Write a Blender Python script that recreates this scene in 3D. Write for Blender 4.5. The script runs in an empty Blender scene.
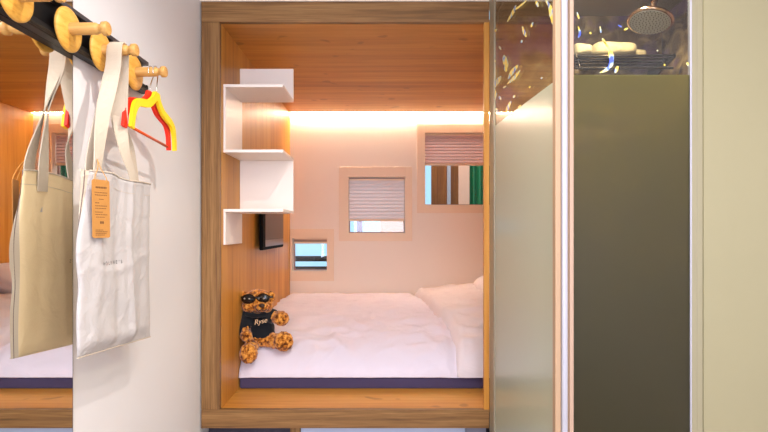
import bpy, bmesh, math, random
from mathutils import Vector, Matrix, noise
random.seed(4)
S = bpy.context.scene
COL = S.collection
H = 1.35                      # eye height above the floor
F = 530.0                     # focal length in pixels
CX, CY = 380.0, 230.0

def P(px, py, Y):
    return Vector(((px-CX)/F*Y, Y, (CY-py)/F*Y))

# ------------------------------------------------------------------ helpers
def link(o):
    COL.objects.link(o); return o

def tag(o, label, cat, group=None):
    o['label'] = label; o['category'] = cat; o['kind'] = 'thing'
    if group: o['group'] = group
    return o

def thing(name, loc, label, cat, group=None):
    o = bpy.data.objects.new(name, None)
    o.empty_display_size = .05
    o.location = loc
    link(o); o['w'] = tuple(loc)
    return tag(o, label, cat, group)

def wloc(o):
    return Vector(o['w'])

def obj(name, bm, mat, parent=None, origin=None, smooth=False, label=None):
    """bmesh in world coordinates -> one mesh object with its own origin"""
    if origin is None:
        if parent is not None:
            origin = wloc(parent)
        else:
            lo = Vector((1e9,)*3); hi = -lo
            for v in bm.verts:
                for i in range(3):
                    lo[i] = min(lo[i], v.co[i]); hi[i] = max(hi[i], v.co[i])
            origin = Vector(((lo.x+hi.x)/2, (lo.y+hi.y)/2, lo.z))
    origin = Vector(origin)
    bmesh.ops.translate(bm, verts=bm.verts, vec=-origin)
    me = bpy.data.meshes.new(name)
    bm.to_mesh(me); bm.free()
    for m in (mat if isinstance(mat, (list, tuple)) else [mat]):
        me.materials.append(m)
    if smooth:
        for p in me.polygons: p.use_smooth = True
    o = bpy.data.objects.new(name, me)
    link(o)
    o['w'] = tuple(origin)
    if parent is not None:
        o.parent = parent
        o.location = origin - wloc(parent)
    else:
        o.location = origin
    if label: o['label'] = label
    return o

def struct(name, bm, mat, **k):
    o = obj(name, bm, mat, **k)
    if o.parent is None: o['kind'] = 'structure'
    return o

def box(bm, x0, x1, y0, y1, z0, z1, bev=0, seg=2, mi=0):
    t = bmesh.new()
    vs = [t.verts.new(c) for c in ((x0,y0,z0),(x1,y0,z0),(x1,y1,z0),(x0,y1,z0),(x0,y0,z1),(x1,y0,z1),(x1,y1,z1),(x0,y1,z1))]
    for f in ((3,2,1,0),(4,5,6,7),(0,1,5,4),(1,2,6,5),(2,3,7,6),(3,0,4,7)):
        t.faces.new([vs[i] for i in f])
    if bev: bmesh.ops.bevel(t, geom=t.edges[:], offset=bev, segments=seg, profile=.5, affect='EDGES')
    merge(bm, t, mi)
    return bm

def merge(bm, t, mi=0):
    m = {}
    for v in t.verts: m[v] = bm.verts.new(v.co)
    for f in t.faces:
        try:
            nf = bm.faces.new([m[v] for v in f.verts]); nf.material_index = mi; nf.smooth = f.smooth
        except ValueError: pass
    t.free()

def B(*a, **k):
    return box(bmesh.new(), *a, **k)

def frame_between(d):
    d = Vector(d).normalized()
    up = Vector((0,0,1)) if abs(d.z) < .9 else Vector((1,0,0))
    u = d.cross(up).normalized(); v = u.cross(d).normalized()
    return d, u, v

def lathe(bm, base, direction, prof, n=28, mi=0, cap=True):
    """prof: list of (distance along, radius)"""
    d, u, v = frame_between(direction); base = Vector(base)
    rings = []
    for (t, r) in prof:
        if r < 1e-5:
            rings.append([bm.verts.new(base+d*t)]); continue
        rings.append([bm.verts.new(base+d*t+(u*math.cos(a)+v*math.sin(a))*r) for a in [2*math.pi*i/n for i in range(n)]])
    fs = []
    for A, C in zip(rings, rings[1:]):
        for i in range(n):
            j = (i+1) % n
            if len(A) == 1 and len(C) == 1: continue
            if len(A) == 1: q = [A[0], C[j], C[i]]
            elif len(C) == 1: q = [A[i], A[j], C[0]]
            else: q = [A[i], A[j], C[j], C[i]]
            f = bm.faces.new(q); f.smooth = True; f.material_index = mi; fs.append(f)
    if cap:
        if len(rings[0]) > 1: bm.faces.new(list(reversed(rings[0]))).material_index = mi
        if len(rings[-1]) > 1: bm.faces.new(rings[-1]).material_index = mi
    bmesh.ops.recalc_face_normals(bm, faces=bm.faces)
    return bm

def catmull(pts, k=8):
    pts = [Vector(p) for p in pts]; out = []
    for i in range(len(pts)-1):
        p0 = pts[max(i-1,0)]; p1 = pts[i]; p2 = pts[i+1]; p3 = pts[min(i+2,len(pts)-1)]
        for s in range(k):
            t = s/k
            out.append(.5*((2*p1)+(-p0+p2)*t+(2*p0-5*p1+4*p2-p3)*t*t+(-p0+3*p1-3*p2+p3)*t**3))
    out.append(pts[-1]); return out

def tube(bm, pts, r, n=10, smooth_path=0, mi=0):
    if smooth_path: pts = catmull(pts, smooth_path)
    pts = [Vector(p) for p in pts]
    rs = r if isinstance(r, (list, tuple)) else [r]*len(pts)
    if len(rs) != len(pts):
        rs = [rs[min(int(i/(len(pts)-1)*(len(rs)-1)+.5), len(rs)-1)] for i in range(len(pts))]
    rings = []; u = None
    for i, p in enumerate(pts):
        d = (pts[min(i+1,len(pts)-1)]-pts[max(i-1,0)]).normalized()
        if u is None: _, u, v = frame_between(d)
        else:
            u = (u - d*u.dot(d)).normalized()
        v = d.cross(u)
        rings.append([bm.verts.new(p+(u*math.cos(a)+v*math.sin(a))*rs[i]) for a in [2*math.pi*q/n for q in range(n)]])
    for A, C in zip(rings, rings[1:]):
        for i in range(n):
            f = bm.faces.new([A[i], A[(i+1)%n], C[(i+1)%n], C[i]]); f.smooth = True; f.material_index = mi
    bm.faces.new(list(reversed(rings[0]))); bm.faces.new(rings[-1])
    bmesh.ops.recalc_face_normals(bm, faces=bm.faces)
    return bm

def ribbon(bm, pts, widths, dirs, thick, k=8):
    """flat strap: centre points, width, width direction per point"""
    n0 = len(pts)
    c = catmull(pts, k); dd = catmull(dirs, k); ww = catmull([Vector((w,0,0)) for w in widths], k)
    prev = None
    for i, p in enumerate(c):
        t = (c[min(i+1,len(c)-1)]-c[max(i-1,0)]).normalized()
        w = dd[i]; w = (w-t*w.dot(t)).normalized()
        nrm = t.cross(w).normalized()
        hw = ww[i].x/2
        ring = [bm.verts.new(p+w*a*hw+nrm*b*thick/2) for a, b in ((-1,-1),(-.5,-1.15),(.5,-1.15),(1,-1),(1,1),(.5,1.15),(-.5,1.15),(-1,1))]
        if prev:
            for q in range(8):
                bm.faces.new([prev[q], prev[(q+1)%8], ring[(q+1)%8], ring[q]])
        else: bm.faces.new(list(reversed(ring)))
        prev = ring
    bm.faces.new(prev)
    bmesh.ops.recalc_face_normals(bm, faces=bm.faces)
    return bm

def prism(bm, outline, y0, y1, axis='y', mi=0):
    """outline: list of 2D points extruded along axis ('y': (x,z) ; 'x': (y,z) ; 'z': (x,y))"""
    def mk(p, t):
        if axis == 'y': return (p[0], t, p[1])
        if axis == 'x': return (t, p[0], p[1])
        return (p[0], p[1], t)
    a = [bm.verts.new(mk(p, y0)) for p in outline]; b = [bm.verts.new(mk(p, y1)) for p in outline]
    n = len(a)
    fs = [bm.faces.new(a), bm.faces.new(list(reversed(b)))]
    for i in range(n): fs.append(bm.faces.new([a[i], b[i], b[(i+1)%n], a[(i+1)%n]]))
    for f in fs: f.material_index = mi
    bmesh.ops.recalc_face_normals(bm, faces=bm.faces)
    return bm

def text_bm(s, size, origin, xdir, ydir, depth=.0006, shear=0, bold=0, space=1):
    cu = bpy.data.curves.new('lettering', 'FONT'); cu.body = s; cu.size = size; cu.extrude = depth
    cu.align_x = 'CENTER'; cu.align_y = 'CENTER'; cu.shear = shear; cu.offset = bold; cu.space_character = space
    ob = bpy.data.objects.new('lettering', cu); COL.objects.link(ob)
    dg = bpy.context.evaluated_depsgraph_get()
    me = bpy.data.meshes.new_from_object(ob.evaluated_get(dg))
    bpy.data.objects.remove(ob); bpy.data.curves.remove(cu)
    bm = bmesh.new(); bm.from_mesh(me); bpy.data.meshes.remove(me)
    X = Vector(xdir).normalized(); Yv = Vector(ydir).normalized(); Z = X.cross(Yv)
    M = Matrix((X, Yv, Z)).transposed().to_4x4(); M.translation = Vector(origin)
    bmesh.ops.transform(bm, matrix=M, verts=bm.verts)
    return bm

def sm(a, b, x):
    t = max(0, min(1, (x-a)/(b-a))); return t*t*(3-2*t)

# ------------------------------------------------------------------ materials
def C4(c): return (c[0], c[1], c[2], 1)
def srgb(r, g, b):
    f = lambda v: (v/255/12.92) if v/255 <= .04045 else ((v/255+.055)/1.055)**2.4
    return (f(r), f(g), f(b))

def newmat(name):
    m = bpy.data.materials.new(name); m.use_nodes = True
    nt = m.node_tree; return m, nt, nt.nodes, nt.links, nt.nodes['Principled BSDF']

def plain(name, col, rough=.5, metal=0, spec=.5, bump=0, bscale=200, var=0, vscale=3, sheen=0):
    m, nt, N, L, b = newmat(name)
    b.inputs['Base Color'].default_value = C4(col); b.inputs['Roughness'].default_value = rough
    b.inputs['Metallic'].default_value = metal; b.inputs['Specular IOR Level'].default_value = spec
    if sheen: b.inputs['Sheen Weight'].default_value = sheen
    if bump or var:
        tc = N.new('ShaderNodeTexCoord')
    if bump:
        n = N.new('ShaderNodeTexNoise'); n.inputs['Scale'].default_value = bscale; n.inputs['Detail'].default_value = 4
        L.new(tc.outputs['Object'], n.inputs['Vector'])
        bp = N.new('ShaderNodeBump'); bp.inputs['Strength'].default_value = bump; bp.inputs['Distance'].default_value = .002
        L.new(n.outputs['Fac'], bp.inputs['Height']); L.new(bp.outputs['Normal'], b.inputs['Normal'])
    if var:
        n = N.new('ShaderNodeTexNoise'); n.inputs['Scale'].default_value = vscale; n.inputs['Detail'].default_value = 5
        L.new(tc.outputs['Object'], n.inputs['Vector'])
        r = N.new('ShaderNodeValToRGB')
        r.color_ramp.elements[0].position = .3; r.color_ramp.elements[1].position = .7
        r.color_ramp.elements[0].color = C4([c*(1-var) for c in col]); r.color_ramp.elements[1].color = C4([min(1, c*(1+var*.5)) for c in col])
        L.new(n.outputs['Fac'], r.inputs['Fac']); L.new(r.outputs['Color'], b.inputs['Base Color'])
    return m

def wood(name, dark, mid, light, scale=(2, 60, 60), rough=.45, bump=.25, knots=0):
    m, nt, N, L, b = newmat(name)
    tc = N.new('ShaderNodeTexCoord'); mp = N.new('ShaderNodeMapping'); mp.inputs['Scale'].default_value = scale
    L.new(tc.outputs['Object'], mp.inputs['Vector'])
    n1 = N.new('ShaderNodeTexNoise'); n1.inputs['Scale'].default_value = 1; n1.inputs['Detail'].default_value = 8; n1.inputs['Roughness'].default_value = .65; n1.inputs['Distortion'].default_value = .4
    L.new(mp.outputs['Vector'], n1.inputs['Vector'])
    mp2 = N.new('ShaderNodeMapping'); mp2.inputs['Scale'].default_value = [s*.12 for s in scale]
    L.new(tc.outputs['Object'], mp2.inputs['Vector'])
    n2 = N.new('ShaderNodeTexNoise'); n2.inputs['Scale'].default_value = 1.6; n2.inputs['Detail'].default_value = 3
    L.new(mp2.outputs['Vector'], n2.inputs['Vector'])
    mx = N.new('ShaderNodeMath'); mx.operation = 'MULTIPLY_ADD'; mx.inputs[1].default_value = .45; L.new(n2.outputs['Fac'], mx.inputs[0])
    ml = N.new('ShaderNodeMath'); ml.operation = 'MULTIPLY'; ml.inputs[1].default_value = .55; L.new(n1.outputs['Fac'], ml.inputs[0]); L.new(ml.outputs[0], mx.inputs[2])
    r = N.new('ShaderNodeValToRGB'); e = r.color_ramp.elements
    e[0].position = .34; e[0].color = C4(dark); e[1].position = .66; e[1].color = C4(light)
    q = e.new(.5); q.color = C4(mid)
    L.new(mx.outputs[0], r.inputs['Fac'])
    out = r.outputs['Color']
    if knots:
        mp3 = N.new('ShaderNodeMapping'); mp3.inputs['Scale'].default_value = [max(3, s*.16) for s in scale]
        L.new(tc.outputs['Object'], mp3.inputs['Vector'])
        n3 = N.new('ShaderNodeTexNoise'); n3.inputs['Scale'].default_value = 3; n3.inputs['Detail'].default_value = 1
        L.new(mp3.outputs['Vector'], n3.inputs['Vector'])
        r3 = N.new('ShaderNodeValToRGB'); r3.color_ramp.elements[0].position = .70; r3.color_ramp.elements[0].color = (0,0,0,1); r3.color_ramp.elements[1].position = .76; r3.color_ramp.elements[1].color = (knots,)*3+(1,)
        L.new(n3.outputs['Fac'], r3.inputs['Fac'])
        mm = N.new('ShaderNodeMixRGB'); mm.inputs[2].default_value = C4([c*.5 for c in dark])
        L.new(r3.outputs['Color'], mm.inputs['Fac']); L.new(out, mm.inputs[1]); out = mm.outputs[0]
    L.new(out, b.inputs['Base Color'])
    b.inputs['Roughness'].default_value = rough; b.inputs['Specular IOR Level'].default_value = .3
    bp = N.new('ShaderNodeBump'); bp.inputs['Strength'].default_value = bump; bp.inputs['Distance'].default_value = .001
    L.new(n1.outputs['Fac'], bp.inputs['Height']); L.new(bp.outputs['Normal'], b.inputs['Normal'])
    return m

def fabric(name, col, rough=.9, weave=900, wr=0, wscale=6, bump=.15, trans=0):
    m, nt, N, L, b = newmat(name)
    b.inputs['Base Color'].default_value = C4(col); b.inputs['Roughness'].default_value = rough; b.inputs['Specular IOR Level'].default_value = .15
    b.inputs['Sheen Weight'].default_value = .15
    tc = N.new('ShaderNodeTexCoord')
    n = N.new('ShaderNodeTexNoise'); n.inputs['Scale'].default_value = weave; L.new(tc.outputs['Object'], n.inputs['Vector'])
    bp = N.new('ShaderNodeBump'); bp.inputs['Strength'].default_value = bump; bp.inputs['Distance'].default_value = .001
    L.new(n.outputs['Fac'], bp.inputs['Height'])
    last = bp
    if wr:
        n2 = N.new('ShaderNodeTexNoise'); n2.inputs['Scale'].default_value = wscale; n2.inputs['Detail'].default_value = 3; n2.inputs['Distortion'].default_value = .8
        L.new(tc.outputs['Object'], n2.inputs['Vector'])
        b2 = N.new('ShaderNodeBump'); b2.inputs['Strength'].default_value = wr; b2.inputs['Distance'].default_value = .02
        L.new(n2.outputs['Fac'], b2.inputs['Height']); L.new(bp.outputs['Normal'], b2.inputs['Normal']); last = b2
    L.new(last.outputs['Normal'], b.inputs['Normal'])
    return m

def emis(name, col, s):
    m, nt, N, L, b = newmat(name)
    b.inputs['Base Color'].default_value = C4(col)
    b.inputs['Emission Color'].default_value = C4(col); b.inputs['Emission Strength'].default_value = s
    return m

def glass_simple(name, tint, ior):
    """thin pane: transparent with a Fresnel mirror reflection"""
    m, nt, N, L, b = newmat(name); N.remove(b)
    out = N['Material Output']
    tr = N.new('ShaderNodeBsdfTransparent'); tr.inputs['Color'].default_value = C4(tint)
    gl = N.new('ShaderNodeBsdfGlossy'); gl.inputs['Roughness'].default_value = 0
    lw = N.new('ShaderNodeLayerWeight'); lw.inputs['Blend'].default_value = .5
    pw = N.new('ShaderNodeMath'); pw.operation = 'POWER'; pw.inputs[1].default_value = 4.2
    L.new(lw.outputs['Facing'], pw.inputs[0])
    ad = N.new('ShaderNodeMath'); ad.operation = 'MULTIPLY_ADD'; ad.inputs[1].default_value = ior; ad.inputs[2].default_value = .045
    L.new(pw.outputs[0], ad.inputs[0])
    mx = N.new('ShaderNodeMixShader')
    L.new(ad.outputs[0], mx.inputs[0]); L.new(tr.outputs[0], mx.inputs[1]); L.new(gl.outputs[0], mx.inputs[2])
    L.new(mx.outputs[0], out.inputs['Surface'])
    return m

def frosted(name, tint, diff, body=.5, refl=.6, rr=.28):
    m, nt, N, L, b = newmat(name); N.remove(b)
    out = N['Material Output']
    tl = N.new('ShaderNodeBsdfTranslucent'); tl.inputs['Color'].default_value = C4(tint)
    df = N.new('ShaderNodeBsdfDiffuse'); df.inputs['Color'].default_value = C4(diff)
    rf = N.new('ShaderNodeBsdfRefraction'); rf.inputs['IOR'].default_value = 1.02; rf.inputs['Roughness'].default_value = .6; rf.inputs['Color'].default_value = C4(tint)
    m0 = N.new('ShaderNodeMixShader'); m0.inputs[0].default_value = .65
    L.new(tl.outputs[0], m0.inputs[1]); L.new(rf.outputs[0], m0.inputs[2])
    m1 = N.new('ShaderNodeMixShader'); m1.inputs[0].default_value = body
    L.new(m0.outputs[0], m1.inputs[1]); L.new(df.outputs[0], m1.inputs[2])
    gl = N.new('ShaderNodeBsdfGlossy'); gl.inputs['Roughness'].default_value = rr
    lw = N.new('ShaderNodeLayerWeight'); lw.inputs['Blend'].default_value = .5
    pw = N.new('ShaderNodeMath'); pw.operation = 'POWER'; pw.inputs[1].default_value = 3.5
    L.new(lw.outputs['Facing'], pw.inputs[0])
    ad = N.new('ShaderNodeMath'); ad.operation = 'MULTIPLY_ADD'; ad.inputs[1].default_value = refl; ad.inputs[2].default_value = .025
    L.new(pw.outputs[0], ad.inputs[0])
    mx = N.new('ShaderNodeMixShader')
    L.new(ad.outputs[0], mx.inputs[0]); L.new(m1.outputs[0], mx.inputs[1]); L.new(gl.outputs[0], mx.inputs[2])
    L.new(mx.outputs[0], out.inputs['Surface'])
    return m

def marble(name):
    m, nt, N, L, b = newmat(name)
    tc = N.new('ShaderNodeTexCoord')
    n = N.new('ShaderNodeTexNoise'); n.inputs['Scale'].default_value = 9; n.inputs['Detail'].default_value = 9; n.inputs['Distortion'].default_value = 1.6
    L.new(tc.outputs['Object'], n.inputs['Vector'])
    r = N.new('ShaderNodeValToRGB'); e = r.color_ramp.elements
    e[0].position = .35; e[0].color = C4(srgb(84,68,48)); e[1].position = .72; e[1].color = C4(srgb(186,158,108))
    q = e.new(.52); q.color = C4(srgb(124,100,72))
    L.new(n.outputs['Fac'], r.inputs['Fac'])
    v = N.new('ShaderNodeTexVoronoi'); v.inputs['Scale'].default_value = 42; L.new(tc.outputs['Object'], v.inputs['Vector'])
    n2 = N.new('ShaderNodeTexNoise'); n2.inputs['Scale'].default_value = 7; L.new(tc.outputs['Object'], n2.inputs['Vector'])
    r2 = N.new('ShaderNodeValToRGB'); r2.color_ramp.elements[0].position = .50; r2.color_ramp.elements[0].color = (0,0,0,1); r2.color_ramp.elements[1].position = .60; r2.color_ramp.elements[1].color = (.5,.5,.5,1)
    L.new(n2.outputs['Fac'], r2.inputs['Fac'])
    mx = N.new('ShaderNodeMixRGB'); mx.inputs[2].default_value = C4(srgb(118,84,150))
    L.new(r2.outputs['Color'], mx.inputs['Fac']); L.new(r.outputs['Color'], mx.inputs[1])
    L.new(mx.outputs[0], b.inputs['Base Color']); b.inputs['Roughness'].default_value = .5; b.inputs['Specular IOR Level'].default_value = .25
    return m

W_FRAME_H = wood('oak_face_horizontal', srgb(88,60,34), srgb(132,94,54), srgb(162,122,76), (5, 60, 190))
W_FRAME_V = wood('oak_face_vertical', srgb(88,60,34), srgb(132,94,54), srgb(162,122,76), (190, 60, 5))
W_IN_H = wood('oak_lining_horizontal', srgb(166,106,38), srgb(196,134,54), srgb(212,156,76), (1.2, 22, 22), .42, .12, .5)
W_IN_V = wood('oak_lining_vertical', srgb(166,106,38), srgb(196,134,54), srgb(212,156,76), (22, 22, 1.2), .42, .12)
W_PEG = wood('pine_peg', srgb(176,122,58), srgb(204,152,82), srgb(220,176,106), (10, 40, 120), .4, .1)
W_PEGR = wood('pine_disc', srgb(190,126,40), srgb(222,164,70), srgb(238,190,100), (40, 24, 90), .38, .1)
WALL_W = plain('white_wall_paint', srgb(226,222,219), .7, bump=.1, bscale=300)
WALL_P = plain('blush_wall_paint', srgb(250,232,212), .75, bump=.08, bscale=300)
TRIM_P = plain('blush_window_trim', srgb(246,216,182), .5)
PANEL_R = plain('pale_laminate_panel', srgb(146,138,106), .35, var=.03, vscale=1.5)
STRIP_R = plain('pale_aluminium_strip', srgb(142,134,106), .35)
CEIL = plain('ceiling_paint', srgb(236,232,226), .8)
FLOOR = wood('oak_floor', srgb(104,82,62), srgb(134,108,84), srgb(160,132,104), (30, 1.5, 30), .5, .1)
WHITE_METAL = plain('white_powder_coated_steel', srgb(244,232,222), .4)
BLACK = plain('black_metal', srgb(14,13,14), .45, spec=.3)
GREY_RAIL = plain('grey_brushed_edge', srgb(70,68,72), .4, .3)
BLACK_GLOSS = plain('black_gloss_plastic', srgb(14,13,14), .15)
SCREEN = plain('dark_screen_glass', srgb(78,52,40), .35, spec=.4)
BEZEL = plain('brown_grey_bezel', srgb(120,96,84), .3)
NAVY = fabric('navy_mattress_fabric', srgb(70,60,88), .85)
LINEN = fabric('white_bed_linen', srgb(220,211,222), .85, weave=700, wr=1.0, wscale=5, bump=.08)
PILLOW = fabric('white_pillow_linen', srgb(224,212,214), .85, weave=700, wr=.6, wscale=6, bump=.08)
CANVAS = fabric('natural_canvas', srgb(188,181,176), .9, weave=1200, wr=.4, wscale=16, bump=.3)
CANVAS_B = fabric('beige_canvas_back', srgb(236,210,164), .9, weave=1200, wr=.2, wscale=14, bump=.3)
STRAP = fabric('strap_canvas', srgb(198,182,160), .9, weave=1300, bump=.3)
INK = plain('black_ink', srgb(30,28,30), .6)
THREAD = plain('dark_seam', srgb(104,84,76), .8)
KRAFT = plain('kraft_card', srgb(184,126,58), .75, bump=.1, bscale=500, var=.06, vscale=60)
KRAFT_INK = plain('brown_print', srgb(112,72,34), .8)
YELLOW = plain('yellow_velvet', srgb(252,206,6), .6)
RED = plain('red_velvet', srgb(238,40,10), .6)
REDROD = plain('orange_red_rod', srgb(214,78,24), .4)
CHROME = plain('chrome', srgb(220,214,208), .12, 1)
CHROME_W = plain('warm_chrome', srgb(216,176,150), .16, 1)
HOOKM = plain('polished_wire', srgb(225,222,220), .15, 1)
NOZ = plain('grey_nozzle_plate', srgb(196,190,180), .5, .1)
NOZD = plain('nozzle_rubber', srgb(60,56,54), .6)
TOWEL = fabric('cream_towel', srgb(190,172,136), .95, weave=400, wr=.3, wscale=30, bump=.6)
RACK = plain('dark_steel_rack', srgb(70,60,50), .3, .8)
ALU_W = plain('cream_seal_strip', srgb(172,140,108), .5)
ALU_B = plain('satin_aluminium', srgb(172,170,178), .35, .15)
ALU_D = plain('groove_strip', srgb(170,140,110), .5)
MARBLE = marble('dark_marble')
SH_CEIL = plain('taupe_shower_ceiling', srgb(130,112,84), .5)
MIRROR = plain('mirror_silver', (.86,.86,.84), .0, 1)
MIR_EDGE = plain('mirror_edge', srgb(120,120,124), .3, .6)
CLEAR = glass_simple('clear_shower_glass', (.93,.94,.90), 1.25)
WINGLASS = glass_simple('window_glass', (.96,.98,1), 1.0)
FROST_SIDE = frosted('frosted_side_glass', (.74,.74,.60), (.60,.63,.45), .75, .62, .24)
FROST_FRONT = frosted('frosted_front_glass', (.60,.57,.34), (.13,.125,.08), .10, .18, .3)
FUR = None

# ------------------------------------------------------------------ room shell
def holed_wall(x0, x1, z0, z1, y0, y1, holes):
    bm = bmesh.new()
    xs = sorted({x0, x1, *[h[0] for h in holes], *[h[1] for h in holes]})
    zs = sorted({z0, z1, *[h[2] for h in holes], *[h[3] for h in holes]})
    for a, b_ in zip(xs, xs[1:]):
        for c, d in zip(zs, zs[1:]):
            mx, mz = (a+b_)/2, (c+d)/2
            if any(h[0] < mx < h[1] and h[2] < mz < h[3] for h in holes): continue
            box(bm, a, b_, y0, y1, c, d)
    bmesh.ops.remove_doubles(bm, verts=bm.verts, dist=1e-5)
    return bm

FZ = -H
CZ = 1.20
XW = -.78
YF = 2.30          # front of the bed alcove
YB = 4.087         # back wall
struct('floor', B(-1.6, 3, -1.9, 6.2, FZ-.1, FZ), FLOOR)
struct('ceiling', B(XW-.1, 2.1, -1.9, YF+.02, CZ, CZ+.1), CEIL)
struct('wall_left', B(XW-.1, XW, -1.9, YF+.15, FZ, CZ), WALL_W)
struct('wall_rear', B(XW, 1.6, -1.9, -1.8, FZ, CZ), WALL_W)
struct('wall_corridor', B(1.6, 1.7, -1.9, 1.55, FZ, CZ), WALL_W)
struct('wall_above', B(XW-.1, 1.3, YF, YF+.1, .993, CZ+.1), WALL_P)
holes = [(-.675, -.409, -.316, -.0617), (-.243, .193, -.023, .409), (.347, .979, .193, .748)]
struct('wall_back', holed_wall(-.85, 1.30, FZ, 1.1, YB, YB+.10, holes), WALL_P)
# right hand panel beside the shower
struct('wall_right', B(.853, 1.6, 1.397, 1.425, FZ, CZ), PANEL_R)
bm = bmesh.new()
box(bm, .8185, .8225, 1.397, 1.41, FZ, CZ, .001)
struct('trim_1', bm, ALU_B)
bm = bmesh.new()
box(bm, .8228, .8365, 1.398, 1.41, FZ, CZ, .0015); box(bm, .8365, .8525, 1.399, 1.412, FZ, CZ, .001)
struct('trim_2', bm, STRIP_R)

# windows: raised trim, reveal and pane
outer = [(-.6925, -.355, -.393, .008), (-.316, .247, -.085, .486), (.285, 1.04, .131, .817)]
for i, (h, o_) in enumerate(zip(holes, outer)):
    bm = bmesh.new(); x0, x1, z0, z1 = h; a0, a1, c0, c1 = o_
    t = .012
    for q in ((a0, x0, c0, c1), (x1, a1, c0, c1), (x0, x1, c0, z0), (x0, x1, z1, c1)):
        box(bm, q[0], q[1], YB-.009, YB-.0002, q[2], q[3], .0012, 1)
    w = struct('window_%d' % (i+1), bm, TRIM_P)
    bm = bmesh.new(); f = .008
    for q in ((x0, x0+f, z0, z1), (x1-f, x1, z0, z1), (x0+f, x1-f, z0, z0+f), (x0+f, x1-f, z1-f, z1)):
        box(bm, q[0], q[1], YB+.070, YB+.095, q[2], q[3])
    obj('window_frame', bm, plain('window_sash_%d' % i, srgb(170,134,122), .4), w)
    obj('pane', B(x0+f, x1-f, YB+.080, YB+.084, z0+f, z1-f), WINGLASS, w)

# pleated blinds
def blind(name_label, h, ztop, zbot, col, y=YB+.045, x0=None, x1=None, pitch=.027, trans=.45, rail=True):
    a, b_ = (x0 if x0 is not None else h[0]+.004), (x1 if x1 is not None else h[1]-.004)
    t = thing('pleated_blind', ((a+b_)/2, y, zbot), name_label, 'blind')
    obj('head_rail', B(a, b_, y-.012, y+.012, ztop-.012, ztop-.001, .002), TRIM_P, t)
    m, nt, N, L, b = newmat('blind_cloth')
    N.remove(b); d = N.new('ShaderNodeBsdfDiffuse'); d.inputs[0].default_value = C4(col)
    tl = N.new('ShaderNodeBsdfTranslucent'); tl.inputs[0].default_value = C4(col)
    mx = N.new('ShaderNodeMixShader'); mx.inputs[0].default_value = trans
    L.new(d.outputs[0], mx.inputs[1]); L.new(tl.outputs[0], mx.inputs[2]); L.new(mx.outputs[0], N['Material Output'].inputs[0])
    bm = bmesh.new(); z = ztop-.012; k = 0; prev = None; zb = zbot+.014
    n = max(4, int((z-zb)/pitch)*2)
    for i in range(n+1):
        zz = z+(zb-z)*i/n; yy = y+(.0045 if i % 2 else -.0045)
        cur = (bm.verts.new((a, yy, zz)), bm.verts.new((b_, yy, zz)))
        if prev: bm.faces.new([prev[0], prev[1], cur[1], cur[0]])
        prev = cur
    obj('pleated_cloth', bm, m, t)
    obj('bottom_rail', B(a, b_, y-.011, y+.011, zbot, zbot+.015, .003), TRIM_P, t)
    xm = (a+b_)/2
    obj('grip', B(xm-.014, xm+.014, y-.018, y-.0112, zbot+.002, zbot+.011, .002), TRIM_P, t)
blind('pleated blind gathered up at the top of the smallest, lowest window', holes[0], -.062, -.106, srgb(226,188,168), pitch=.008)
blind('pale pleated blind let down almost fully over the middle square window', holes[1], .398, .069, srgb(250,236,232), trans=.3)
blind('mauve pleated blind half lowered in the highest, largest window', holes[2], .747, .503, srgb(232,196,186), pitch=.024, trans=.3)

# ------------------------------------------------------------------ bed alcove
XL, XR = -.694, 1.123
ZT, ZL = .9005, -.779
t = thing('bed_alcove', (0, YF, -.859), 'oak lined bed alcove with a thick oak face frame around the opening', 'bed alcove')
bm = B(-.7746, .4735, YF-.004, YF+.02, ZT, .990, .0015)
obj('top_beam', bm, W_FRAME_H, t)
obj('bottom_beam', B(-.7746, .4735, YF-.004, YF+.02, -.859, ZL, .0015), W_FRAME_H, t)
obj('upright', B(-.7746, XL, YF-.004, YF+.02, ZL+.0005, ZT-.0005, .0015), W_FRAME_V, t)
obj('upright', B(.4515, .4735, YF-.004, YF+.022, ZL+.0005, ZT-.0005, .001), W_IN_V, t)
obj('casing', B(XL-.03, XL+.0005, YF+.0205, 2.6, ZL, ZT), W_IN_V, t)
obj('side_panel', B(XL-.03, XL, 2.6025, YB-.001, ZL-.02, ZT+.02), W_IN_V, t)
obj('side_panel', B(XR, XR+.03, YF+.021, YB-.001, ZL-.02, ZT+.02), W_IN_V, t)
obj('top_panel', B(XL-.03, XR+.03, YF+.0205, YB-.026, ZT, ZT+.02), W_IN_H, t)
obj('ledge', B(XL-.03, XR+.03, YF+.0205, YB-.001, ZL-.02, ZL), W_IN_H, t)
bm = bmesh.new()
box(bm, XL-.001, XR, YB-.026, YB-.001, ZT+.012, ZT+.02)
obj('light_slot', bm, W_IN_H, t)

# light strip
t = thing('light_strip', (.2, YB-.012, ZT-.004), 'warm white light strip along the top of the alcove back wall', 'light')
obj('profile', B(XL+.002, XR-.002, YB-.022, YB-.002, ZT+.004, ZT+.010), ALU_B, t)
obj('diffuser', B(XL+.002, XR-.002, YB-.023, YB-.003, ZT-.001, ZT+.0035, .001), emis('warm_led', (1, .75, .55), 155), t)

# storage under the bunk
t = thing('storage_base', (0, YF+.05, FZ), 'low storage base under the oak alcove with a dark bay and a pale drawer front', 'storage unit')
DARKP = plain('dark_plinth_panel', srgb(48,42,58), .5); PALEB = plain('pale_blue_grey_front', srgb(176,184,206), .4); GREYP = plain('grey_side_panel', srgb(128,126,140), .5)
obj('carcass', B(-.775, 1.15, YF+.10, YB-.001, FZ, -.861), DARKP, t)
obj('divider', B(-.395, -.352, YF+.03, YF+.1, FZ, -.861, .001), W_FRAME_V, t)
obj('drawer_front', B(-.348, .375, YF+.03, YF+.1, FZ+.03, -.866, .002), PALEB, t)
obj('end_panel', B(.379, .466, YF+.03, YF+.1, FZ, -.861, .001), GREYP, t)

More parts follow.
